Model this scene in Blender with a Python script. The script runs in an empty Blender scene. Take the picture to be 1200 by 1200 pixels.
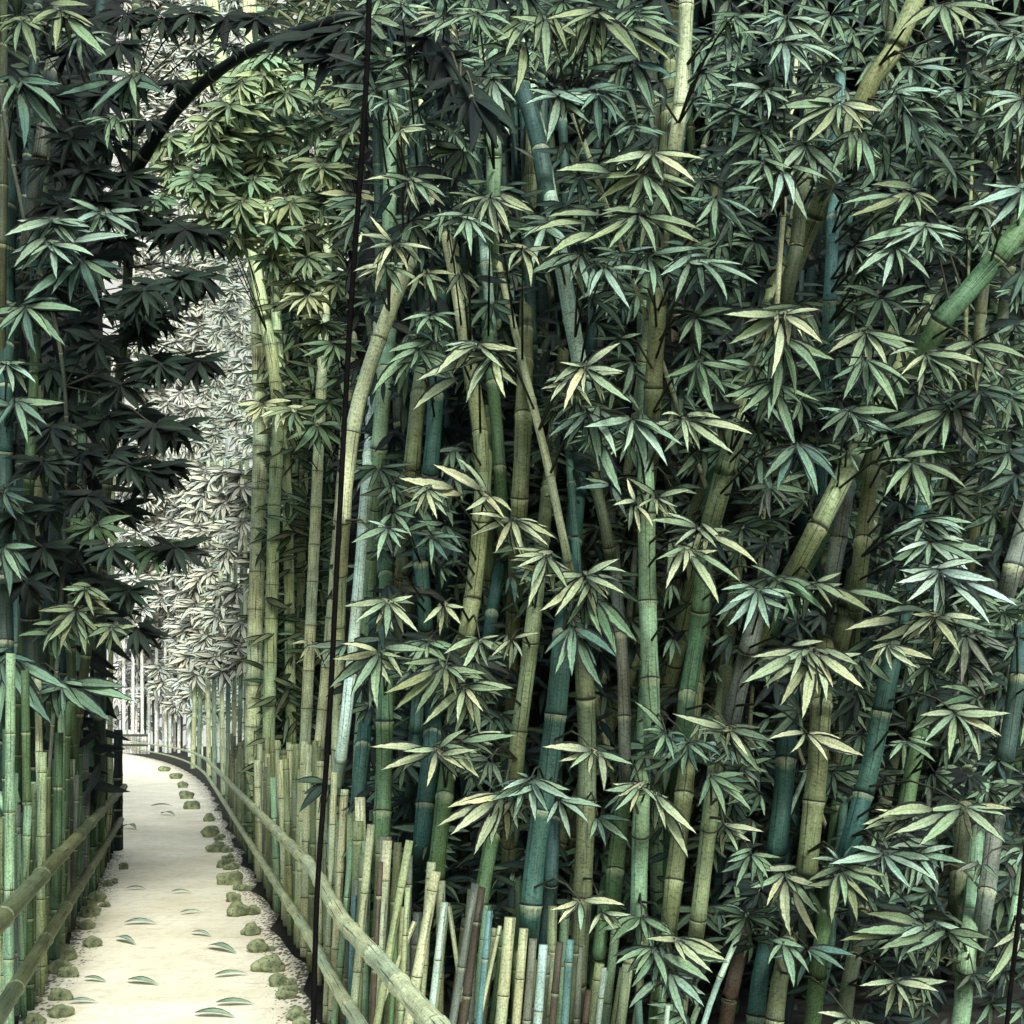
import bpy, math, random
from mathutils import Vector, Matrix
random.seed(11)
R = random.Random(5)
SC = bpy.context.scene
COL = SC.collection
F, HX, HY, EYE = 1400.0, 600.0, 855.0, 1.5      # focal length in photo pixels, principal column, horizon row, eye height

def P(px, py, Y):
    return Vector(((px - HX) * Y / F, Y, EYE - (py - HY) * Y / F))

def lin(r, g, b, k=1.0):
    f = lambda c: (c / 12.92 if c <= .04045 else ((c + .055) / 1.055) ** 2.4) * k
    return (f(r / 255), f(g / 255), f(b / 255))

K = .62
PAL = {
 'c': lin(220, 218, 172, K), 'y': lin(172, 184, 130, K), 'g': lin(150, 178, 138, K), 'm': lin(182, 208, 184, K),
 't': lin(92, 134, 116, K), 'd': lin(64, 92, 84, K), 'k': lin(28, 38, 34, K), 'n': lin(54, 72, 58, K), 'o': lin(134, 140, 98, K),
 'w': lin(246, 248, 236, .95), 'b': lin(98, 86, 72, K), 'q': lin(128, 132, 116, K), 'T': lin(54, 104, 90, K), 'G': lin(96, 134, 90, K),
 'O': lin(106, 114, 84, K), 'e': lin(144, 154, 102, K), 's': lin(206, 226, 206, K), 'v': lin(204, 208, 158, K), 'h': lin(96, 122, 80, K),
 'B': lin(116, 156, 150, K),
}

for k_ in PAL:
    if k_ != 'w': PAL[k_] = (PAL[k_][0] * .88, PAL[k_][1], PAL[k_][2] * 1.0)
for k_, q_ in (('T', .25), ('t', .15), ('G', .15), ('d', .1), ('y', .1), ('e', .15), ('v', .1)):
    l_ = sum(PAL[k_]) / 3; PAL[k_] = tuple(x + (l_ - x) * q_ for x in PAL[k_])

# ------------------------------------------------------------------ materials
def mat(name):
    m = bpy.data.materials.new(name); m.use_nodes = True
    nt = m.node_tree; b = nt.nodes['Principled BSDF']
    b.inputs['Specular IOR Level'].default_value = .18
    b.inputs['Roughness'].default_value = .7
    return m, nt, b
def N(nt, t, **kw):
    n = nt.nodes.new(t)
    for k, v in kw.items(): setattr(n, k, v)
    return n
def math_(nt, op, a, b=None, clamp=False):
    n = N(nt, 'ShaderNodeMath', operation=op); n.use_clamp = clamp
    for i, s in enumerate((a, b)):
        if s is None: continue
        if isinstance(s, (int, float)): n.inputs[i].default_value = s
        else: nt.links.new(s, n.inputs[i])
    return n.outputs[0]
def mapr(nt, v, a, b, c, d):
    n = N(nt, 'ShaderNodeMapRange'); nt.links.new(v, n.inputs[0])
    for i, x in enumerate((a, b, c, d)): n.inputs[i + 1].default_value = x
    return n.outputs[0]
def mixc(nt, f, a, b, mode='MIX'):
    n = N(nt, 'ShaderNodeMix', data_type='RGBA', blend_type=mode)
    if isinstance(f, (int, float)): n.inputs[0].default_value = f
    else: nt.links.new(f, n.inputs[0])
    for i, s in ((6, a), (7, b)):
        if isinstance(s, tuple): n.inputs[i].default_value = (*s[:3], 1)
        else: nt.links.new(s, n.inputs[i])
    return n.outputs[2]
def noise(nt, vec, scale, detail=3, sc3=None, rough=.6):
    if sc3:
        mp = N(nt, 'ShaderNodeMapping'); mp.inputs['Scale'].default_value = sc3
        nt.links.new(vec, mp.inputs[0]); vec = mp.outputs[0]
    n = N(nt, 'ShaderNodeTexNoise'); n.inputs['Scale'].default_value = scale
    n.inputs['Detail'].default_value = detail; n.inputs['Roughness'].default_value = rough
    nt.links.new(vec, n.inputs['Vector']); return n.outputs[0]
INK = (.010, .013, .013)

def leaf_material():
    m, nt, b = mat('bamboo_leaf')
    at = N(nt, 'ShaderNodeAttribute', attribute_name='Col')
    uv = N(nt, 'ShaderNodeUVMap'); geo = N(nt, 'ShaderNodeTexCoord')
    sp = N(nt, 'ShaderNodeSeparateXYZ'); nt.links.new(uv.outputs[0], sp.inputs[0])
    v = math_(nt, 'ABSOLUTE', math_(nt, 'MULTIPLY', math_(nt, 'SUBTRACT', sp.outputs[1], .5), 2))
    wob = noise(nt, geo.outputs['Object'], 60, 2)
    vv = math_(nt, 'ADD', v, math_(nt, 'MULTIPLY', math_(nt, 'SUBTRACT', wob, .5), .22))
    d = math_(nt, 'SUBTRACT', vv, at.outputs['Alpha'])
    edge = mapr(nt, d, -.04, .05, 0, 1)
    base_end = mapr(nt, sp.outputs[0], .0, .30, .8, 0)
    vein = noise(nt, uv.outputs[0], 1, 4, (5, 34, 1))
    grain = noise(nt, geo.outputs['Object'], 150, 2)
    c = mixc(nt, 1, at.outputs['Color'], N(nt, 'ShaderNodeCombineColor').outputs[0], 'MULTIPLY')
    g = math_(nt, 'MULTIPLY', mapr(nt, vein, .3, .7, .62, 1.26), mapr(nt, grain, .32, .68, .78, 1.48))
    cc = N(nt, 'ShaderNodeCombineColor')
    for i in range(3): nt.links.new(g, cc.inputs[i])
    c = mixc(nt, 1, at.outputs['Color'], cc.outputs[0], 'MULTIPLY')
    rib = math_(nt, 'MULTIPLY', mapr(nt, v, .03, .14, .28, 0), mapr(nt, sp.outputs[0], .85, 1, 1, 0))
    f = math_(nt, 'MAXIMUM', math_(nt, 'MAXIMUM', edge, rib), base_end, True)
    c = mixc(nt, f, c, INK)
    nt.links.new(c, b.inputs['Base Color'])
    tr = N(nt, 'ShaderNodeBsdfTranslucent'); nt.links.new(c, tr.inputs[0])
    ms = N(nt, 'ShaderNodeMixShader'); ms.inputs[0].default_value = .22
    nt.links.new(b.outputs[0], ms.inputs[1]); nt.links.new(tr.outputs[0], ms.inputs[2]); nt.links.new(ms.outputs[0], nt.nodes['Material Output'].inputs[0])
    return m

def culm_material():
    m, nt, b = mat('bamboo_culm')
    at = N(nt, 'ShaderNodeAttribute', attribute_name='Col')
    uv = N(nt, 'ShaderNodeUVMap'); geo = N(nt, 'ShaderNodeTexCoord')
    st = noise(nt, uv.outputs[0], 1, 4, (44, 5, 1))
    st2 = noise(nt, uv.outputs[0], 1, 3, (12, 95, 1))
    gr = noise(nt, geo.outputs['Object'], 130, 2)
    big = noise(nt, geo.outputs['Object'], 6, 3)
    g = math_(nt, 'MULTIPLY', mapr(nt, st, .3, .68, .75, 1.45), mapr(nt, gr, .3, .7, .85, 1.35))
    g = math_(nt, 'MULTIPLY', g, mapr(nt, big, .3, .7, .72, 1.2))
    g = math_(nt, 'MULTIPLY', g, mapr(nt, st2, .34, .5, .5, 1.04))
    cc = N(nt, 'ShaderNodeCombineColor')
    for i in range(3): nt.links.new(g, cc.inputs[i])
    c = mixc(nt, 1, at.outputs['Color'], cc.outputs[0], 'MULTIPLY')
    ln = mapr(nt, noise(nt, uv.outputs[0], 1, 2, (26, 2.2, 1), .5), .61, .65, 0, .8)
    c = mixc(nt, ln, c, INK)
    nt.links.new(c, b.inputs['Base Color'])
    b.inputs['Roughness'].default_value = .55
    bp = N(nt, 'ShaderNodeBump'); bp.inputs['Strength'].default_value = .25; bp.inputs['Distance'].default_value = .004
    nt.links.new(st, bp.inputs['Height']); nt.links.new(bp.outputs[0], b.inputs['Normal'])
    return m

def simple_material(name, c1, c2, scale, rough=.9, spots=None):
    m, nt, b = mat(name); b.inputs['Roughness'].default_value = rough
    geo = N(nt, 'ShaderNodeTexCoord')
    n = noise(nt, geo.outputs['Object'], scale, 5)
    c = mixc(nt, mapr(nt, n, .35, .65, 0, 1), c1, c2)
    if spots:
        n2 = noise(nt, geo.outputs['Object'], spots, 2)
        c = mixc(nt, mapr(nt, n2, .6, .66, 0, .9), c, INK)
    nt.links.new(c, b.inputs['Base Color'])
    bp = N(nt, 'ShaderNodeBump'); bp.inputs['Strength'].default_value = .6; bp.inputs['Distance'].default_value = .02
    nt.links.new(n, bp.inputs['Height']); nt.links.new(bp.outputs[0], b.inputs['Normal'])
    return m

def path_material():
    m, nt, b = mat('sandy_path'); b.inputs['Roughness'].default_value = .95
    geo = N(nt, 'ShaderNodeTexCoord'); uv = N(nt, 'ShaderNodeUVMap')
    o = geo.outputs['Object']
    n = noise(nt, o, 1.3, 5); n1 = noise(nt, o, 9, 6)
    c = mixc(nt, mapr(nt, n, .3, .7, 0, 1), lin(246, 244, 220, .93), lin(224, 220, 188, .88))
    c = mixc(nt, mapr(nt, n1, .48, .75, 0, .5), c, lin(190, 178, 146, .8))
    sp = N(nt, 'ShaderNodeSeparateXYZ'); nt.links.new(uv.outputs[0], sp.inputs[0])
    e = math_(nt, 'ABSOLUTE', math_(nt, 'SUBTRACT', sp.outputs[0], .5))          # 0 mid .5 edge
    vo = N(nt, 'ShaderNodeTexVoronoi'); vo.inputs['Scale'].default_value = 40
    mp = N(nt, 'ShaderNodeMapping'); mp.inputs['Scale'].default_value = (1, .45, 1); nt.links.new(o, mp.inputs[0]); nt.links.new(mp.outputs[0], vo.inputs[0])
    thr = math_(nt, 'ADD', mapr(nt, e, .30, .50, .0, .62), math_(nt, 'MULTIPLY', math_(nt, 'SUBTRACT', n1, .5), .5))
    dots = mapr(nt, math_(nt, 'SUBTRACT', vo.outputs['Distance'], thr), -.05, .03, .85, 0)
    c = mixc(nt, dots, c, lin(60, 56, 48, .6))
    fine = noise(nt, o, 120, 2)
    c = mixc(nt, mapr(nt, fine, .60, .70, 0, .5), c, lin(120, 116, 92, .8))
    # fine criss-cross wear lines like the weave of dry matting
    for ax, s in ((0, 9.0), (1, 2.6)):
        sx = N(nt, 'ShaderNodeSeparateXYZ'); nt.links.new(o, sx.inputs[0])
        w = math_(nt, 'ADD', math_(nt, 'MULTIPLY', sx.outputs[ax], s), math_(nt, 'MULTIPLY', n1, .35))
        fr = math_(nt, 'ABSOLUTE', math_(nt, 'SUBTRACT', math_(nt, 'FRACT', w), .5))
        brk = mapr(nt, noise(nt, o, 3.1 + ax, 3), .42, .62, 0, .28)
        c = mixc(nt, math_(nt, 'MULTIPLY', mapr(nt, fr, .0, .05, 1, 0), brk), c, lin(150, 140, 112, .8))
    nt.links.new(c, b.inputs['Base Color'])
    bp = N(nt, 'ShaderNodeBump'); bp.inputs['Strength'].default_value = .3; bp.inputs['Distance'].default_value = .01
    nt.links.new(n1, bp.inputs['Height']); nt.links.new(bp.outputs[0], b.inputs['Normal'])
    return m

LEAF, CULM, PATH = leaf_material(), culm_material(), path_material()
SOIL = simple_material('dark_leaf_litter', (.012, .013, .011), (.035, .036, .028), 6, .95)
BACKDROP = simple_material('backdrop_shade', (.004, .005, .005), (.014, .018, .017), 9, .95)  # near-black colour standing in for the shade behind the groves
BLACK = simple_material('matte_black', (.004, .004, .004), (.006, .006, .006), 20, 1.0)
BLACK.node_tree.nodes['Principled BSDF'].inputs['Specular IOR Level'].default_value = 0
ROCK = simple_material('mossy_stone', lin(160, 172, 126, .8), lin(84, 94, 72, .7), 9, .9, 75)

# ------------------------------------------------------------------ mesh collector
class MB:
    def __init__(s): s.v = []; s.f = []; s.c = []; s.uv = []
    def leaf(s, a, tip, w, col, ink=.72, droop=.10, nrm=None, col0=None):
        ax = tip - a; L = ax.length
        if L < 1e-4: return
        n = nrm or Vector((R.uniform(-.45, .45), -1, R.uniform(.1, .9)))
        side = ax.cross(n)
        if side.length < 1e-5: side = Vector((1, 0, 0))
        side.normalize(); up = side.cross(ax).normalized()
        if up.y > 0: up = -up
        st = ((0, .16), (.10, .62), (.26, .95), (.42, 1.0), (.62, .80), (.82, .42), (1, .015))
        i0 = len(s.v); sway = R.uniform(-.05, .05) * L
        for t, k in st:
            c = a + ax * t + up * (droop * L * (4 * t * (1 - t)) * .5) + side * (sway * 4 * t * (1 - t))
            hw = w * .5 * k
            for q in (-1, 0, 1):
                s.v.append(c + side * (hw * q) + up * (0 if q else hw * -.30))
                s.uv.append((t, .5 + .5 * q)); s.c.append((*mulc(mixv(col0 or col, col, min(1, t * 1.5)), .84 + .26 * t), ink))
        for i in range(len(st) - 1):
            for q in (0, 1):
                p = i0 + i * 3 + q
                s.f.append((p, p + 1, p + 4, p + 3))
    def tube(s, pts, rad, cols, seg=10, caps=True):
        """pts list of Vector, rad list, cols list (rgb)"""
        i0 = len(s.v); n = len(pts); acc = 0
        for i, p in enumerate(pts):
            d = (pts[min(i + 1, n - 1)] - pts[max(i - 1, 0)])
            if d.length < 1e-6: d = Vector((0, 0, 1))
            d.normalize()
            x = d.cross(Vector((0, 1, 0)))
            if x.length < .05: x = d.cross(Vector((1, 0, 0)))
            x.normalize(); y = d.cross(x)
            if i: acc += (p - pts[i - 1]).length
            for k in range(seg + 1):
                an = 2 * math.pi * k / seg
                s.v.append(p + (x * math.cos(an) + y * math.sin(an)) * rad[i])
                s.uv.append((k / seg, acc)); s.c.append((*cols[i], 1))
        for i in range(n - 1):
            for k in range(seg):
                p = i0 + i * (seg + 1) + k
                s.f.append((p, p + 1, p + seg + 2, p + seg + 1))
        if caps:
            for b in (0, n - 1):
                ii = len(s.v); s.v.append(pts[b]); s.uv.append((.5, 0)); s.c.append((*[q * .5 for q in cols[b]], 1))
                for k in range(seg):
                    p = i0 + b * (seg + 1) + k
                    s.f.append((ii, p, p + 1) if b else (ii, p + 1, p))
    def build(s, name, m, parent=None, smooth=True, origin=None):
        me = bpy.data.meshes.new(name)
        o0 = origin or Vector((0, 0, 0))
        me.from_pydata([tuple(v - o0) for v in s.v], [], s.f)
        ca = me.color_attributes.new('Col', 'FLOAT_COLOR', 'POINT')
        ca.data.foreach_set('color', [x for c in s.c for x in c])
        ul = me.uv_layers.new(name='UVMap')
        vi = [0] * len(me.loops); me.loops.foreach_get('vertex_index', vi)
        ul.data.foreach_set('uv', [x for i in vi for x in s.uv[i]])
        if smooth: me.polygons.foreach_set('use_smooth', [True] * len(me.polygons))
        me.materials.append(m); me.update()
        o = bpy.data.objects.new(name, me); COL.objects.link(o); o.location = o0
        if parent:
            o.parent = parent; o.location = o0 - parent.location
        return o

def thing(name, label, cat, loc, group=None):
    o = bpy.data.objects.new(name, None); COL.objects.link(o); o.location = loc; o.empty_display_size = .1
    o['label'] = label; o['category'] = cat
    if group: o['group'] = group
    return o
def tag(o, label, cat, group=None):
    o['label'] = label; o['category'] = cat
    if group: o['group'] = group
    return o

def mulc(c, k): return tuple(min(.95, x * k) for x in c)
def mixv(a, b, t): return tuple(x + (y - x) * t for x, y in zip(a, b))
def jit(c, a=.18):
    k = 1 + R.uniform(-a, a); h = R.uniform(-.07, .07)
    return (c[0] * k * (1 + h), c[1] * k, c[2] * k * (1 - h))

# ------------------------------------------------------------------ culms
def dens(pts, step):
    out = [pts[0]]
    for a, b in zip(pts, pts[1:]):
        n = max(1, int((b - a).length / step))
        for i in range(1, n + 1): out.append(a.lerp(b, i / n))
    return out
def smooth_path(pts, n=7):
    if len(pts) < 3: return pts
    P_ = [pts[0] * 2 - pts[1]] + pts + [pts[-1] * 2 - pts[-2]]; out = []
    for i in range(1, len(P_) - 2):
        a, b, c, d = P_[i - 1:i + 3]
        for k in range(n):
            t = k / n
            out.append(.5 * ((2 * b) + (c - a) * t + (2 * a - 5 * b + 4 * c - d) * t * t + (3 * b - a - 3 * c + d) * t ** 3))
    out.append(pts[-1]); return out
def culm_mesh(mb, pts, r0, r1, col, gap=.42, phase=None, seg=12, sheath=None, nodes=True):
    """tube with swollen ringed nodes every `gap` metres"""
    pts = smooth_path(pts)
    tot = sum((b - a).length for a, b in zip(pts, pts[1:]))
    cum = [0]
    for a, b in zip(pts, pts[1:]): cum.append(cum[-1] + (b - a).length)
    def at(s):
        s = max(0, min(tot, s))
        for i in range(len(pts) - 1):
            if s <= cum[i + 1] or i == len(pts) - 2:
                t = (s - cum[i]) / max(1e-6, cum[i + 1] - cum[i]); return pts[i].lerp(pts[i + 1], t)
    S = []
    g = (phase if phase is not None else R.uniform(.05, gap)); marks = []
    while nodes and g < tot - .03: marks.append(g); g += gap * R.uniform(.85, 1.15)
    ic = [jit(col, .10) for _ in range(len(marks) + 1)]
    rr = lambda s: r0 + (r1 - r0) * s / max(tot, 1e-6)
    S.append((0, rr(0), ic[0]))
    last = 0
    for i, m in enumerate(marks):
        r = rr(m); h = max(.006, min(.012, r * .28)); bu = min(.15, .0045 / r)
        n = max(1, int((m - h * 3 - last) / .12))
        for k in range(1, n + 1): S.append((last + (m - h * 3 - last) * k / n, r * (.96 if k < n else 1), ic[i]))
        pale = mixv(ic[i], PAL['v'], .45)
        S += [(m - h * 1.2, r * 1.03, pale), (m - h * .35, r * (1 + bu), pale), (m - h * .25, r * (1 + bu * .8), mulc(ic[i], .10)),
              (m + h * .3, r * (1 + bu * .5), mulc(ic[i], .12)), (m + h * .45, r * (1 + bu * .7), mulc(ic[i + 1], .8)), (m + h * 2.6, r * 1.0, ic[i + 1])]
        last = m + h * 2.6
    n = max(1, int((tot - last) / .12))
    for k in range(1, n + 1): S.append((last + (tot - last) * k / n, rr(tot) if k == n else rr(last) * .97, ic[-1]))
    mb.tube([at(s) for s, _, _ in S], [r for _, r, _ in S], [c for _, _, c in S], seg)
    return pts

BAMBOOS = []     # (thing, sampled centreline)
def bamboo(px, w, col, Y, label, ext=(1, 1), back=1.5, gap=.42, group=None, name='bamboo', cat='bamboo', seg=12, lean=0, lx_max=None, rx_min=None):
    """px: visible stretch from TOP to BOTTOM as photo points; beyond it the culm runs on into the thicket and the soil"""
    if rx_min is None and lx_max is None: rx_min = .95
    pts = [P(x, y, Y + lean * i / max(1, len(px) - 1)) for i, (x, y) in enumerate(px)]
    top, bot = pts[0], pts[-1]
    d1 = (pts[0] - pts[1]).normalized(); d2 = (pts[-1] - pts[-2]).normalized()
    if ext[0]:
        (xa, ya), (xb, yb) = px[0], px[1]; sl = (xa - xb) / max(8, yb - ya); up = min(330, ya + 90)
        if up > 40:
            dx = max(-330, min(330, sl * up))
            pts.insert(0, P(xa + dx * .35, ya - up * .35, Y + back * .5)); pts.insert(0, P(xa + dx, ya - up, Y + back))
    if ext[1]:
        if bot.z > .05:
            (xa, ya), (xb, yb) = px[-2], px[-1]; sl = (xb - xa) / max(8, yb - ya)
            Yb = Y + lean + back; yg = HY + F * EYE / Yb
            dx = max(-430, min(430, sl * (yg - yb)))
            if yg > yb + 60:
                pts.append(P(xb + dx * .3, yb + (yg - yb) * .3, Y + back * .55)); g = P(xb + dx, yg, Yb)
            else: g = Vector((bot.x + d2.x / max(.3, abs(d2.z)) * bot.z, bot.y + .2, 0))
            if lx_max is not None: g.x = min(g.x, lx_max - .28 * g.y)
            if rx_min is not None: g.x = max(g.x, rx_min - .28 * g.y); pts[-1].x = max(pts[-1].x, rx_min - .1 - .28 * pts[-1].y)
            g.z = -.03; pts.append(g)
    pts.reverse()
    base = Vector((pts[0].x, pts[0].y, 0))
    t = thing(name, label, cat, base, group)
    mb = MB(); r = w * .5 * Y / F
    pl = culm_mesh(mb, pts, r * 1.04, r * .96, PAL[col] if isinstance(col, str) else col, gap, seg=seg)
    mb.build('culm', CULM, t, origin=base)
    BAMBOOS.append((t, pl)); return t

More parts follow.
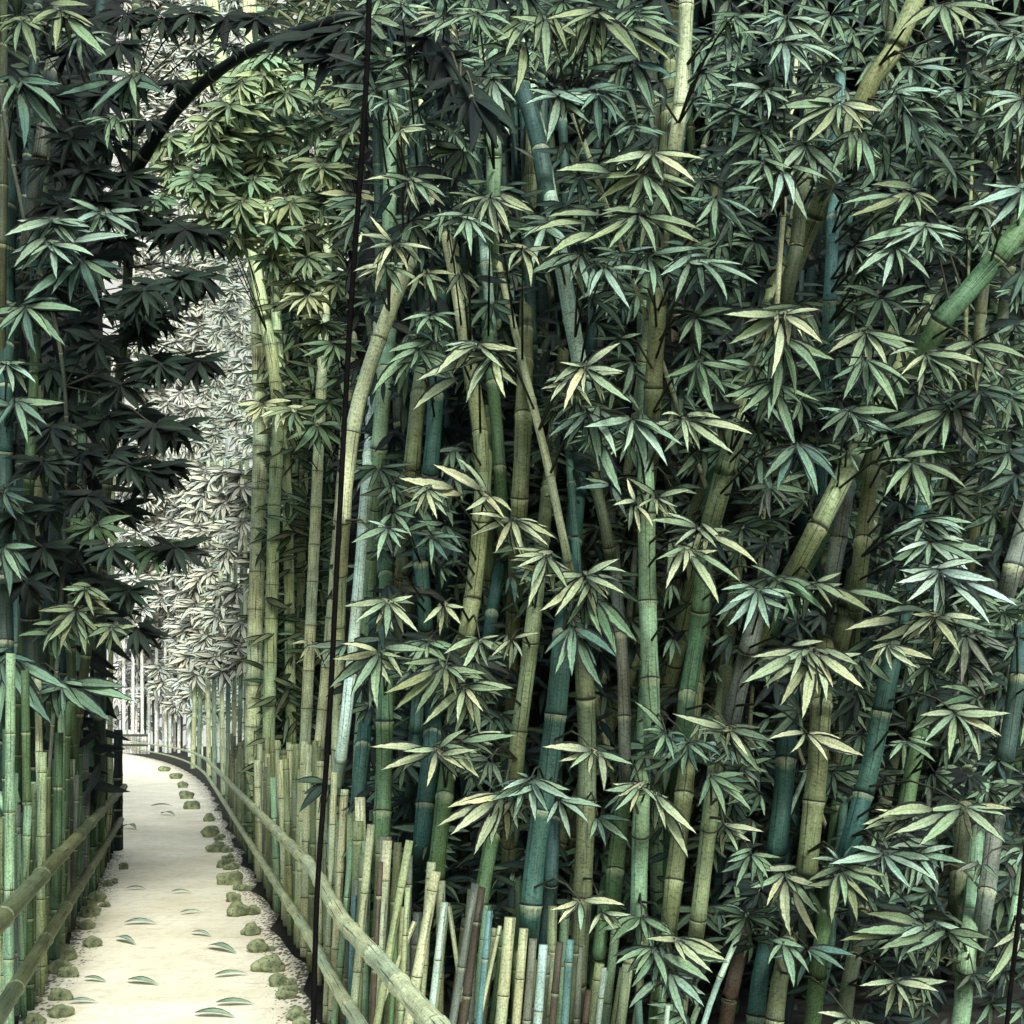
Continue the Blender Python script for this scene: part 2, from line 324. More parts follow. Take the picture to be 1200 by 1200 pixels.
# visible stretch (top -> bottom), width px, colour, distance m, label
CULMS = [
 # trio right of the path, seen under the arch
 ([(300,288),(305,480),(303,600),(296,850)],18,'v',11.0,'pale yellow-green bamboo culm closest to the path, tallest in the row under the black arch'),
 ([(302,330),(325,470),(321,600),(315,855)],15,'y',10.6,'yellow-green bamboo culm kinked to the right at its top, second from the path'),
 ([(330,480),(337,600),(341,850)],12,'y',10.8,'slim straight yellowish culm between two thicker ones in the row beside the path'),
 ([(357,520),(354,620),(350,850)],10,'o',11.1,'thin olive culm, fourth from the path in the row behind the picket tops'),
 ([(374,510),(370,600),(358,862)],13,'v',10.4,'pale culm with a small low leaf tuft, second left of the long black seam'),
 ([(398,590),(388,720),(375,862)],12,'v',9.2,'pale yellowish culm tight along the left side of the long black seam'),
 ([(328,300),(334,370),(331,440)],12,'g',12.0,'dull green culm above the small yellow spray in the row under the arch'),
 ([(355,430),(360,520),(357,560)],9,'g',12.2,'grey-green thin culm at the back of the row under the arch'),
 ([(313,500),(312,640),(309,860)],9,'v',11.4,'slim pale cane squeezed between the first two thick culms of the row by the path'),
 ([(346,520),(345,640),(345,860)],8,'y',11.5,'slim yellowish cane in the middle of the row by the path'),
 ([(366,600),(364,700),(364,860)],8,'O',11.5,'thin shaded cane just left of the pale tufted culm in the row by the path'),
 ([(388,430),(386,560),(382,700)],9,'g',11.2,'thin greenish cane just left of the long black seam, behind the small green sprays'),
 # right of the seam
 ([(473,322),(445,395),(418,480),(406,560),(402,610)],18,'v',5.5,'cream culm bending to the right towards the star-shaped spray at its tip'),
 ([(456,120),(457,200),(455,285)],16,'g',6.4,'light green culm standing above the star-shaped cream spray near the top'),
 ([(452,430),(446,500),(443,548)],19,'g',6.2,'grey-green culm right beside the bending cream culm'),
 ([(430,560),(424,640),(412,780),(400,885)],14,'s',6.1,'whitish mint culm with one broad dark ring, low beside the long black seam'),
 ([(491,466),(486,510),(482,555)],20,'o',5.9,'short stretch of thick olive brown culm left of the deep teal one'),
 ([(511,452),(508,510),(503,565)],19,'T',5.8,'dark teal culm under the long cream leaves left of centre'),
 ([(552,435),(562,500),(567,580)],18,'e',5.7,'yellow-olive culm dropping from below the broad cream spray left of centre'),
 ([(575,425),(583,510),(588,595)],15,'G',5.8,'mid green culm just right of the yellow-olive one, below the broad cream spray'),
 ([(524,285),(536,350),(545,412)],12,'v',5.9,'slim cream culm slanting to the right above the broad cream spray'),
 ([(568,290),(573,350),(577,405)],13,'m',6.2,'faint mint culm beside the slanting slim cream culm'),
 ([(578,140),(579,190),(578,228)],18,'g',6.0,'light green culm behind the falling black leaves at the top'),
 ([(491,640),(496,690),(499,735)],17,'T',6.0,'teal culm between the two teal sprays, left of centre'),
 ([(473,648),(477,675),(479,702)],11,'O',6.3,'thin olive culm tucked left of the teal culm behind blue-green leaves'),
 ([(566,570),(561,640),(554,700),(546,748)],20,'e',5.6,'thick olive-yellow culm hanging behind the cream leaves at left centre'),
 ([(582,685),(577,715),(573,745)],15,'T',6.0,'dim teal culm half hidden right of the thick olive-yellow culm'),
 ([(628,700),(619,780),(608,860),(604,905)],19,'e',5.4,'yellow-green culm with a ring near its top, left of the deep green-teal culm'),
 ([(660,748),(652,830),(640,920),(628,1000),(620,1090)],25,'T',5.2,'thickest deep green-teal culm, slanting down to the cut stakes in the lower middle'),
 ([(684,780),(688,860),(687,950),(682,1060),(676,1150)],22,'O',5.5,'broad olive culm right of the deep green-teal one'),
 ([(725,720),(731,800),(732,895)],15,'q',5.5,'grey-green culm with a dark ring at mid height, between the olive and bright green culms'),
 ([(757,570),(758,640),(760,740),(764,850)],21,'g',5.3,'bright yellow-green culm with a pale upper joint, right of centre'),
 ([(825,668),(818,740),(808,800),(802,850)],21,'G',5.3,'green culm wearing a dry tan sheath at its top, right of centre'),
 ([(860,515),(848,560),(836,604)],25,'y',5.6,'thick light green culm stub slanting under the mint leaves right of centre'),
 ([(772,340),(768,415),(764,485)],21,'o',5.5,'tan and grey culm with a bright white ring in the centre of the grove'),
 ([(764,535),(758,570),(753,604)],17,'b',5.9,'dull brownish culm below the bright-ringed one at centre'),
 ([(805,-20),(802,60),(797,130),(790,180)],18,'v',5.4,'pale upright culm with two dark rings at the top edge, right of centre'),
 ([(656,296),(667,360),(680,430)],19,'m',5.7,'mint culm slanting down to the right above the white-and-mint spray'),
 ([(620,300),(622,360),(623,425)],14,'d',6.3,'dim grey culm left of the slanting mint culm'),
 ([(612,105),(630,160),(645,255)],21,'d',6.2,'dusky grey culm leaning behind the yellow leaves at the top'),
 ([(664,118),(680,155),(696,200)],6,'c',5.0,'thin tan twig-like cane slanting below the yellow leaves at the top'),
 ([(614,465),(612,530),(608,605)],20,'o',5.6,'thick olive culm left of the thin slanting yellow cane, in the middle'),
 ([(626,480),(642,545),(662,640)],10,'v',5.35,'thin yellow cane slanting right with three rings, in the middle of the grove'),
 ([(671,590),(674,630),(677,672)],10,'t',5.8,'thin blue-green cane right of the slanting yellow cane'),
 ([(703,590),(710,620),(716,655)],14,'O',5.9,'olive cane above the green drooping spray at centre'),
 ([(1075,-5),(1047,60),(1012,115)],23,'e',5.2,'thick olive and green culm leaning to the right at the top right'),
 ([(1215,245),(1150,325),(1090,398)],25,'G',5.1,'thick green culm leaning hardest, coming in from the right edge'),
 ([(940,225),(933,290),(922,348)],17,'O',5.5,'dull olive culm above the cream star spray on the right'),
 ([(920,230),(915,290),(911,352)],6,'c',5.1,'slender cream cane just left of the dull olive culm on the right'),
 ([(977,250),(974,310),(971,380)],15,'B',5.5,'pale blue-green upright culm right of the slender cream cane'),
 ([(1153,335),(1149,370),(1145,408)],13,'O',5.7,'olive cane stub under the leaning green culm near the right edge'),
 ([(1133,345),(1132,370),(1131,408)],5,'e',5.6,'very thin cane left of the olive stub under the leaning green culm'),
 ([(990,555),(968,600),(942,648)],24,'y',5.3,'light green culm leaning right with a forked branch at its foot, right of centre'),
 ([(990,585),(983,630),(975,675)],20,'q',5.6,'grey culm directly behind the forked light green culm'),
 ([(1022,550),(1014,610),(1006,680)],20,'o',5.5,'olive culm with a dark ring, rightmost of three behind the dark yellow-tipped leaves'),
 ([(998,695),(992,720),(984,752)],23,'O',5.8,'dim olive culm in the gap above the yellow fan spray on the right'),
 ([(1045,775),(1034,830),(1024,880),(1012,930),(992,1000)],23,'T',5.2,'deep green culm with a black ring, leaning in the lower right'),
 ([(962,830),(958,900),(952,955),(946,1015)],25,'o',5.3,'thick tan-olive culm with a forked twig, between two teal culms in the lower right'),
 ([(922,870),(918,930),(910,1000)],24,'T',5.5,'teal culm left of the thick tan-olive one in the lower right'),
 ([(1072,890),(1066,920),(1060,955)],19,'h',5.9,'dim green culm behind the tan leaves on the lower right'),
 ([(1205,605),(1194,640),(1180,690)],22,'q',5.6,'grey-olive culm entering at the right edge below the bright mint spray'),
 ([(1196,770),(1186,840),(1176,900)],20,'d',5.6,'dark grey culm along the right edge above the short black corner seam'),
 ([(1204,985),(1192,1050),(1182,1105)],10,'g',5.0,'thin grey-green cane just left of the short black corner seam'),
 ([(1166,970),(1160,1020),(1150,1085)],20,'q',5.3,'pale grey culm with two rings in the lower right, below tan leaves'),
 ([(1130,955),(1125,1005),(1120,1055)],18,'O',5.7,'shadowed olive culm left of the pale grey ringed one'),
 ([(1134,1105),(1130,1150),(1123,1215)],21,'g',5.2,'pale grey-green culm rising from the bottom edge near the right corner'),
 ([(886,725),(872,780),(856,850)],22,'q',5.7,'grey streaked culm right of the sheathed culm'),
 ([(836,920),(829,985),(816,1095)],19,'e',5.2,'culm with tan upper joint and bright green lower joint, lower right of centre'),
 ([(804,910),(795,990),(784,1085)],21,'o',5.35,'olive-yellow culm left of the tan and green jointed one'),
 ([(752,940),(750,1000),(748,1075)],20,'g',5.4,'pale green culm below the cream spray at lower centre'),
 ([(728,960),(722,1010),(717,1065)],20,'h',5.7,'dull green culm left of the pale green culm at lower centre'),
 ([(451,815),(450,900),(446,1000)],20,'G',5.7,'green culm behind the tall pale stakes, right of the long black seam'),
 ([(489,830),(487,860),(484,900)],16,'T',5.9,'teal culm behind the cream spray above the stakes'),
 ([(425,880),(420,930),(416,990)],18,'T',6.0,'dark teal culm low between the mint culm and the green culm'),
 ([(504,890),(499,940),(494,990)],22,'T',5.8,'broad blackish teal culm above the leaning stake'),
 ([(522,925),(516,975),(511,1025)],20,'h',5.6,'dark olive-green culm left of the cream hanging spray'),
 ([(575,990),(568,1030),(560,1075)],18,'h',5.7,'dark olive culm behind the brown stake'),
 ([(648,990),(645,1050),(640,1100)],16,'d',5.8,'dusky culm behind the mint stake'),
 ([(962,1110),(957,1150),(950,1215)],20,'h',5.4,'green culm at the bottom edge, middle of three below the teal leaves'),
 ([(918,1130),(912,1160),(904,1215)],21,'O',5.3,'olive culm with a ring at the bottom edge, left of three below the teal leaves'),
 ([(998,1135),(992,1165),(985,1215)],18,'O',5.5,'olive culm at the bottom edge, right of three below the teal leaves'),
 ([(978,1050),(975,1080),(971,1120)],11,'t',5.6,'thin teal cane in the gap of the lower right sprays'),
 ([(896,1120),(890,1150),(882,1215)],21,'T',5.5,'teal culm at the bottom edge beside the pale bent twig'),
 ([(854,1122),(836,1165),(818,1220)],7,'m',4.9,'pale bent twig rising from the bottom edge at lower centre right'),
 ([(862,1140),(855,1170),(848,1215)],18,'b',5.6,'brown culm behind the pale bent twig'),
 ([(705,1090),(700,1140),(694,1215)],16,'h',5.5,'shadowy green culm among the bottom stakes at centre'),
 ([(745,650),(740,690),(737,720)],8,'q',6.0,'thin grey cane left of the bright yellow-green culm'),
]
for i, c in enumerate(CULMS):
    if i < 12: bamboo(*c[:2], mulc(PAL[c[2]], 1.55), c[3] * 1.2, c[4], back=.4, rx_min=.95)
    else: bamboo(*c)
# left grove (dark, on the path's left)
LEFT = [
 ([(52,145),(46,190),(38,245)],17,'q',8.0,'grey-green culm at the upper left under the yellow leaves'),
 ([(4,130),(15,190),(28,255)],5,'q',7.6,'thin pale twig-like cane at the upper left edge'),
 ([(107,145),(103,190),(99,235)],15,'d',8.4,'dim green culm among the dark leaves at the upper left'),
 ([(158,105),(157,150),(154,200)],12,'O',8.6,'dark brownish culm at the left foot of the black arch'),
 ([(3,150),(3,230),(2,310)],12,'O',7.6,'olive brown culm along the left edge of the picture'),
 ([(24,310),(22,340),(19,375)],12,'d',8.2,'dim culm behind the teal spray at the left edge'),
 ([(6,480),(5,540),(4,610)],18,'T',7.6,'dark teal culm at the left edge at mid height'),
 ([(38,480),(36,520),(34,570)],12,'h',8.2,'dark green culm right of the teal culm at the left edge'),
 ([(34,690),(36,740),(38,800)],21,'n',8.0,'nearly black thick culm above the left fence'),
 ([(4,650),(5,720),(6,790)],20,'d',7.7,'dark teal-grey culm at the left edge above the drooping teal leaves'),
 ([(82,740),(84,790),(84,850)],11,'h',9.0,'olive culm above the left fence beside the small green leaves'),
 ([(118,740),(117,790),(116,850)],13,'n',10,'blackish culm near the end of the left fence'),
]
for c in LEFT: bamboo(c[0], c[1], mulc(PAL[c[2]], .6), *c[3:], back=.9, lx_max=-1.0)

# ------------------------------------------------------------------ leaf sprays, traced: centre, colour, leaf tips
SPRAYS = """
25 22 y 0 38 18 62 42 75 -8 30 58 42
70 10 y 125 66 65 60 36 26 110 30
94 38 m 99 84 80 70 120 66 70 50
22 92 t 28 174 68 156 72 134 70 100 2 130
155 88 t 102 87 66 112 105 132 132 118 160 125
128 138 g 100 147 126 175
62 258 m 5 276 40 295 100 260 20 258
118 248 m 80 232 82 266 100 285
60 285 m 150 276 35 300 110 300 85 310
95 303 t 18 316 28 352 82 355 117 360 140 330 60 345
30 358 t -5 388 42 416 76 405 95 365 8 400 60 395
8 425 m 42 449 15 460 -10 450 30 425
18 468 t 32 520 55 498 76 472 -5 500
4 575 d 20 610 40 590 25 560
4 640 t 11 700 25 680
8 766 t 42 776 80 808 45 836 60 848 -2 860 48 812 20 820
72 798 t 150 806 158 822 130 846 118 842 100 832 112 806
90 714 e 55 752 70 762 105 756 120 746 58 730 50 715 110 735
100 690 e 72 690 86 712 118 700 128 716 110 722
130 735 e 112 760 128 768 145 762 150 745
65 735 h 50 765 66 775 82 765
560 15 g 500 42 527 30 555 42 580 48 600 30
470 5 m 445 12 490 22 505 10
520 20 v 485 42 510 50 535 44
578 92 m 560 118 597 158 605 120 572 140
455 118 c 433 132 448 142 466 145 480 130 432 112
470 150 v 452 176 480 170 500 152
485 212 c 427 211 454 226 475 244 505 242 522 231 440 205
575 230 c 540 240 562 262 560 280 597 272 608 242 585 285
520 250 g 500 270 515 285 540 275
548 255 m 530 280 552 300 570 285
618 25 y 603 112 656 74 632 64 592 66 575 50
640 20 y 640 84 665 60 610 40
700 12 y 726 52 750 72 786 72 802 58 655 36 640 22 735 40
690 25 y 655 50 702 82 672 62
742 72 t 790 94 766 134 708 102 745 110
700 108 t 703 166 723 146 737 108 680 130
655 112 m 618 104 640 168 615 122
742 146 t 778 158 720 160
745 15 g 780 18 790 30 730 35
765 178 c 706 191 730 206 778 212 814 213 824 186 744 200
755 203 y 652 200 684 210 736 246 788 256 816 221 700 235 765 240
748 250 y 640 254 624 272 640 302 712 292 768 296 822 270 822 286 680 285
895 104 m 850 100 866 128 900 140 925 120
855 128 t 810 122 830 142
890 154 g 836 153 848 182 876 184 915 180
895 190 g 855 193 872 222 905 225
840 230 t 804 240 838 278 874 272 888 255 815 262
922 20 m 894 32 904 50 946 70 966 52 968 30 940 10 900 12
918 48 m 920 102 952 86 988 74 962 66 900 78
860 20 G 880 40 905 22 865 45
1105 4 y 1054 36 1078 36 1118 54 1152 30 1174 13 1130 45
985 120 c 908 127 940 118 922 157 945 166 982 152 1012 152 1036 131 965 150
945 168 m 900 183 924 212 956 218 990 212 908 207
918 198 m 904 248 946 258 880 215 930 240
1008 158 g 1024 210 1005 200
1048 106 m 1072 116 1102 108 1060 125
1060 128 d 1100 132 1106 142 1080 180 1112 166 1122 212 1062 180
1190 42 m 1138 54 1154 62 1178 72 1205 70
1192 74 e 1145 88 1160 117 1176 126 1205 100
1198 115 m 1150 135 1168 152 1195 160
1200 220 m 1150 215 1136 242 1158 268 1192 258
1070 225 e 985 239 994 254 1020 258 1046 264 1078 254 1100 238
1085 264 m 1008 283 1035 292 1062 298 1106 292 1128 282 1080 292
1050 288 m 1002 322 1034 336 1058 324 1072 306 1015 300
1150 240 q 1110 250 1130 270 1160 275
640 262 m 612 280 622 322 650 300 668 290
680 298 m 618 322 668 332 692 346 640 320
708 312 m 738 362 690 348 722 345
760 298 m 778 348 766 346 820 332 826 291 742 335
820 304 m 852 352 888 333 870 310 825 345
685 430 c 727 402 655 424 660 482 684 462 706 456 740 472 732 436
668 442 v 640 446 645 470 670 475
690 482 m 664 492 690 522 702 552 722 536 728 580 660 515
742 490 m 684 500 756 552 782 546 800 522 778 510 730 530
800 488 v 882 509 860 532 820 528 806 530 775 486
820 424 G 778 442 804 467 830 457 874 436 836 486 850 462
770 582 c 736 560 744 598 770 604 794 594 810 575
918 368 c 848 368 854 403 958 362 964 403 904 442 940 395
918 395 g 930 428 962 447 904 480 932 464 978 422 890 430
908 448 g 860 470 866 486 932 524 900 492 960 470
1015 388 v 970 414 992 438 1040 432 1072 402 1074 416 1015 440
1015 420 g 988 468 1017 467 1052 482 1066 450 1040 455
1086 414 v 1074 448 1108 459 1140 441 1150 426 1055 440
1140 404 e 1184 410 1170 447 1145 461 1204 421 1122 430
995 480 m 960 506 1006 510 1040 502 1052 482 975 520
1112 480 q 1044 502 1060 526 1105 527 1146 532 1162 500 1080 530
1150 458 d 1114 482 1168 502 1190 470 1140 490
1070 540 e 1036 582 1054 587 1090 597 1132 572 1040 540 1100 560
934 520 t 894 562 958 580 982 566 910 575
580 412 c 487 446 484 480 518 405 546 472 592 466 556 440
560 402 v 520 412 510 440 590 432 600 412
505 368 g 470 376 488 392 516 402 532 386 540 370
490 408 g 436 462 462 452 480 432 508 438 455 425
460 285 c 433 252 492 264 432 291 506 292 446 312 478 318
452 312 c 418 326 414 318 440 342 472 346 500 338
500 318 v 476 336 520 345 510 352 535 322
540 318 c 522 346 548 352 562 338
612 290 v 596 318 622 336 632 312
430 548 c 414 545 428 572 456 572 446 597 462 550
574 580 c 534 535 508 544 468 560 478 580 545 598 600 600
600 608 c 550 602 552 628 580 648 612 650 643 640 630 612
640 650 c 605 665 622 690 618 712 665 690
500 572 v 486 602 512 608 520 590 480 590
455 618 c 412 636 442 657 470 642 430 610 480 625
505 628 t 486 642 525 657 543 648 505 662 540 630
430 664 t 400 686 418 700 446 699 474 686 402 663 450 685
455 704 c 402 710 415 729 440 732 452 747 490 741 484 698
520 708 v 496 730 540 732 515 745 545 712
445 764 c 400 754 390 772 386 806 410 817 442 832 470 770
500 752 g 458 768 476 788 500 777 526 762
522 780 e 450 812 462 832 486 837 520 817 545 800
545 804 v 592 808 566 834 536 847 495 850 508 812
562 748 c 520 766 540 787 572 782 598 770 544 745 585 745
600 748 c 575 770 612 770 632 742 590 775
512 878 c 434 875 446 902 472 880 546 855 500 922 470 905
540 868 c 590 858 578 885 555 900 605 862
685 674 v 638 674 605 662 632 716 650 722 726 655 732 696 712 702
690 690 G 664 732 686 742 720 762 746 752 722 768 705 745
672 734 t 638 766 670 792 706 806 722 770 650 790
818 618 v 758 610 840 642 864 638 888 662 780 600 790 640
805 640 c 768 656 800 670 780 690 842 707 868 682 830 690
745 590 c 735 560 750 625 765 618
888 690 m 854 706 852 734 870 742 902 737 920 700
912 678 G 968 719 930 722 950 700 880 662
955 682 e 996 710 1022 719 1058 708 986 671 975 712
1085 608 m 1042 626 1070 642 1116 634 1140 613 1132 622 1062 615
1090 634 s 1050 648 1058 664 1087 667 1124 667 1152 664 1162 645
1102 668 s 1050 683 1062 705 1095 720 1132 697 1166 681 1192 710 1160 732
1110 724 q 1092 752 1120 730 1166 742 1146 726
1095 720 c 1030 722 990 738 1024 751 1056 749 1075 745
1132 744 q 1106 790 1126 802 1164 792 1182 760
955 762 c 904 780 914 827 940 842 976 806 968 822 1012 807 895 805
940 762 v 880 770 870 800 925 800
1040 756 c 1045 786 1076 783 1094 773 1030 770 1062 770
1010 768 g 1046 802 1020 800 990 792
1120 835 v 1078 838 1082 871 1112 890 1141 873 1174 863 1184 836
945 858 c 1012 886 986 866 926 882 970 892 900 866
1060 868 g 1096 893 1058 902 1082 878 1042 890
780 858 t 744 822 752 856 765 887 790 892 802 862
806 870 t 774 892 800 912 832 892 818 905
855 854 c 788 836 834 842 850 877 877 887 892 907 907 870 870 860
695 880 c 636 875 655 892 690 907 742 896 668 900
590 932 c 512 968 528 978 555 1002 524 946 540 940 575 990
622 912 c 588 926 575 938 627 962 668 926 672 938 642 952 605 905
655 936 m 668 982 690 965 705 946 640 965
700 956 t 710 992 736 986 739 962 690 985
750 920 c 708 926 738 952 720 950 770 940
768 930 v 780 972 816 977 803 988 806 1005 790 950
680 1055 c 644 1066 654 1082 680 1092 732 1061 665 1072
705 1068 v 690 1095 720 1090 740 1072
752 1074 G 700 1092 714 1107 732 1092 786 1086 792 1097 760 1108
765 1110 g 720 1130 744 1142 782 1160 832 1152 855 1128 745 1125
790 1100 v 852 1126 820 1120 835 1140 805 1130
785 1140 m 805 1202 825 1180 775 1170
832 908 G 850 956 870 930 818 945 880 950
848 966 c 838 962 872 978 866 1002 895 975
880 1000 g 852 1010 900 1030 862 1040 915 1005
920 1022 c 880 1040 898 1062 960 1072 926 1097 958 1102 940 1060
985 1020 e 990 1062 1018 1057 1036 1047 1004 1080 974 1082
985 1010 m 968 992 950 1006 1000 990
1035 1000 m 972 1012 998 992 1034 1024 1068 1042 1096 1032 1010 1020
1075 1000 m 1118 992 1132 1012 1100 1037 1065 1042
1130 945 v 1082 950 1030 956 1010 966 1046 976 1076 991 1156 961 1178 956 1178 987 1140 986
1060 958 c 1025 948 1012 972 1040 968 1078 975
1110 1090 e 1014 1070 1000 1092 984 1102 1030 1112 1060 1117 1080 1112 1126 1117 1156 1117 1162 1100
1085 1085 m 1035 1072 1048 1100 1018 1098 1065 1110
1050 1150 c 1007 1155 1030 1167 1067 1179 1037 1192 1100 1162 1110 1150
946 1110 t 906 1122 950 1127 966 1132 990 1137 1002 1120
918 1104 g 900 1130 930 1157 948 1140
995 1192 c 958 1186 1010 1212 970 1205
1196 1090 c 1164 1110 1156 1152 1166 1132 1185 1130
1200 995 m 1176 1004 1190 1015
1140 1140 q 1120 1160 1150 1170 1165 1150
1170 890 d 1150 910 1180 920 1195 905
1150 1010 q 1120 1022 1140 1035 1170 1030
"""
def nearest(pt, side=None):
    best = None; bd = 1e9
    for t, pl in BAMBOOS:
        if side and (t.location.x < -.28 * t.location.y - .5) != (side == 'L'): continue
        for q in pl[::2]:
            if q.z < .2: continue
            d = (q - pt); dd = d.x * d.x * 2.2 + d.z * d.z * 1.2 + max(0, -d.y) * 4 + abs(d.y) * .25
            if dd < bd: bd = dd; best = (t, q)
    return best

SEGS = [(a, b, c[1]) for c in CULMS for a, b in zip(c[0], c[0][1:])]
CENT = [tuple(map(float, (l.split()[0], l.split()[1]))) for l in SPRAYS.strip().split('\n')]
def clear(x, y, m):
    for (ax, ay), (bx, by), w in SEGS:
        dx, dy = bx - ax, by - ay; t = max(0, min(1, ((x - ax) * dx + (y - ay) * dy) / (dx * dx + dy * dy)))
        if math.hypot(x - ax - t * dx, y - ay - t * dy) < w * .5 + m: return False
    return True
def add_spray(mb, cx, cy, tips, col, Y, root=None, ink=.66, wk=.245, maxL=64, twig=True, sec=True, sage=.8):
    gm = PAL['n'] if sum(col) < .09 else (col if sum(col) > 1.2 else PAL['g']); gt = PAL['n'] if sum(col) < .09 else (mixv(col, PAL['q'], .6) if sum(col) > 1.2 else PAL['t'])
    if gm is not PAL['g']: sage = 0
    c = P(cx, cy, Y)
    SAGE = [mulc(PAL[q], .85) for q in 'gGhtg']
    def put(bx, by, tx, ty, cc, dy, chk=False):
        L = math.hypot(tx - bx, ty - by)
        if L < 6 or (chk and not (clear(tx, ty, 2) and clear((tx + bx) / 2, (ty + by) / 2, 2))): return
        ty_ = Y + dy; by_ = Y + dy * .2
        a, t = P(bx, by, by_), P(tx, ty, ty_ + R.uniform(-.25, .12) * L * Y / F)
        mb.leaf(a, t, L * Y / F * wk * R.uniform(.88, 1.15) * (1.0 if L > 30 else 1.12), cc, ink, R.uniform(.02, .2), None, mixv(cc, R.choice(SAGE), sage * R.random()))
    ks = min(1.1, sum(math.hypot(tx - cx, ty - cy) for tx, ty in tips) / max(1, len(tips)) / 42)
    for tx, ty in tips:
        L = math.hypot(tx - cx, ty - cy); k = 3.0 / L
        bx, by = cx + (tx - cx) * k, cy + (ty - cy) * k
        if L > maxL: bx, by = tx - (tx - cx) / L * maxL, ty - (ty - cy) / L * maxL
        put(bx, by, tx, ty, jit(mixv(col, gm, R.choice((0, .2, .5, .85)))), R.uniform(-.14, .05))
    if sec:
        for i in range(8):
            a = R.uniform(-.05, 1.05) * math.pi; L = R.uniform(30, 46) * ks; ox, oy = R.uniform(-12, 12) * ks, R.uniform(-6, 10) * ks
            put(cx + ox, cy + oy, cx + ox + L * math.cos(a), cy + oy + L * math.sin(a), mulc(jit(mixv(col, gm, R.uniform(.1, .6))), R.uniform(.75, 1)), R.uniform(.0, .12), True)
        for i in range(6):
            a = R.uniform(.05, .95) * math.pi; L = R.uniform(24, 40) * ks
            put(cx + R.uniform(-8, 8), cy + R.uniform(-4, 8), cx + L * math.cos(a) * 1.2, cy + L * math.sin(a), mulc(jit(mixv(col, gt, .4)), .7), R.uniform(.12, .25), True)
    if twig and root is not None:
        b = root - c; mid = c + b * .5 + Vector((0, 0, .06))
        mb.tube([c + Vector((0, -.01, 0)), c.lerp(mid, .5) + Vector((0, 0, .015)), mid, root], [.003, .004, .005, .006], [(.06, .068, .04)] * 4, 6)

def plant_spray(cx, cy, tips, col, Y, side=None, **kw):
    c = P(cx, cy, Y); t, q = nearest(c, side)
    mb = MB(); add_spray(mb, cx, cy, tips, col, Y, root=q, **kw)
    return mb.build('leaf_spray', LEAF, t, smooth=False, origin=c)

def fan(cx, cy, n, L, a0=-10, a1=190, up=0):
    out = []
    for i in range(n):
        a = math.radians(a0 + (a1 - a0) * (i + R.uniform(.15, .85)) / n); l = L * R.uniform(.7, 1.15)
        out.append((cx + l * math.cos(a), cy + l * math.sin(a) * R.uniform(.75, 1)))
    return out

for ln in SPRAYS.strip().split('\n'):
    a = ln.split(); cx, cy, k = float(a[0]), float(a[1]), a[2]; nums = list(map(float, a[3:]))
    tips = list(zip(nums[::2], nums[1::2]))
    Y = R.uniform(4.35, 4.75) if cx > 430 else R.uniform(6.9, 7.3)
    if k in 'dqh': Y += .3
    if k == 'c' and R.random() < .45: k = R.choice('vvm')
    plant_spray(cx, cy, tips, PAL[k], Y, 'L' if cx < 240 else 'R')

# smaller sprays dimmed in colour for depth shade, between the traced ones, kept off the stretches of culm the photograph shows
placed = []
for _ in range(6000):
    if len(placed) > 400: break
    x, y = R.uniform(425, 1215), R.uniform(-15, 1195)
    if y > 960 and x < 640: continue
    if y > 1060 and x < 800: continue
    if not clear(x, y, 13): continue
    if min(math.hypot(x - a, y - b) for a, b in CENT) < 17: continue
    if placed and min(math.hypot(x - a, y - b) for a, b in placed) < 27: continue
    tips = [t for t in fan(x, y, R.choice((7, 9, 11)), R.uniform(30, 54), -25, 205) if clear(t[0], t[1], 4) and clear((t[0] + x) / 2, (t[1] + y) / 2, 5)]
    if len(tips) < 3: continue
    placed.append((x, y))
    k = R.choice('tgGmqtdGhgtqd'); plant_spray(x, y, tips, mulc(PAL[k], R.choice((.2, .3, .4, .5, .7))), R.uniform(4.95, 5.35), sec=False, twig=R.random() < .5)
print('FILL', len(placed))
# olive sprays under the arch, right of the path
UNDER = [(280,100),(330,105),(372,112),(296,140),(340,150),(400,168),(250,165),(262,190),(310,185),(352,198),(392,205),(262,222),(300,228),(340,236),(380,238),(412,228),
 (330,70),(290,72),(395,140),(235,205),(420,120),(318,262),(356,268),(398,262),(280,255),(410,185),(246,140),(268,122),(360,90),(400,100),(322,125)]
UNDER += [(R.uniform(225, 428), R.uniform(48, 285)) for _ in range(46)] + [(R.uniform(180, 300), R.uniform(130, 265)) for _ in range(16)]
for x, y in UNDER:
    if (x - 150) < (215 - y) * .75 - 10 and y < 215: continue
    plant_spray(x, y, fan(x, y, 9, 34), mulc(PAL[R.choice('yyveyg')], R.uniform(1.3, 1.8)), R.uniform(9.2, 10.4), 'R', maxL=46, sage=.25, ink=.8, wk=.3, twig=R.random() < .3)
for x, y, k, n, L in [(360,345,'v',9,34),(378,378,'e',9,32),(392,402,'g',10,40),(345,330,'o',7,30),(400,320,'g',7,34),(308,472,'v',9,32),(345,480,'y',10,36),(372,496,'g',9,42),(330,478,'v',8,30),
                (400,440,'g',7,34),(365,752,'v',4,26),(395,330,'e',8,34),(320,300,'g',8,34),(360,300,'y',8,34),(385,470,'h',7,34)]:
    plant_spray(x, y, fan(x, y, n, L), mulc(PAL[k], 1.45), R.uniform(9.0, 9.6), 'R', sage=.3, ink=.76, wk=.27)
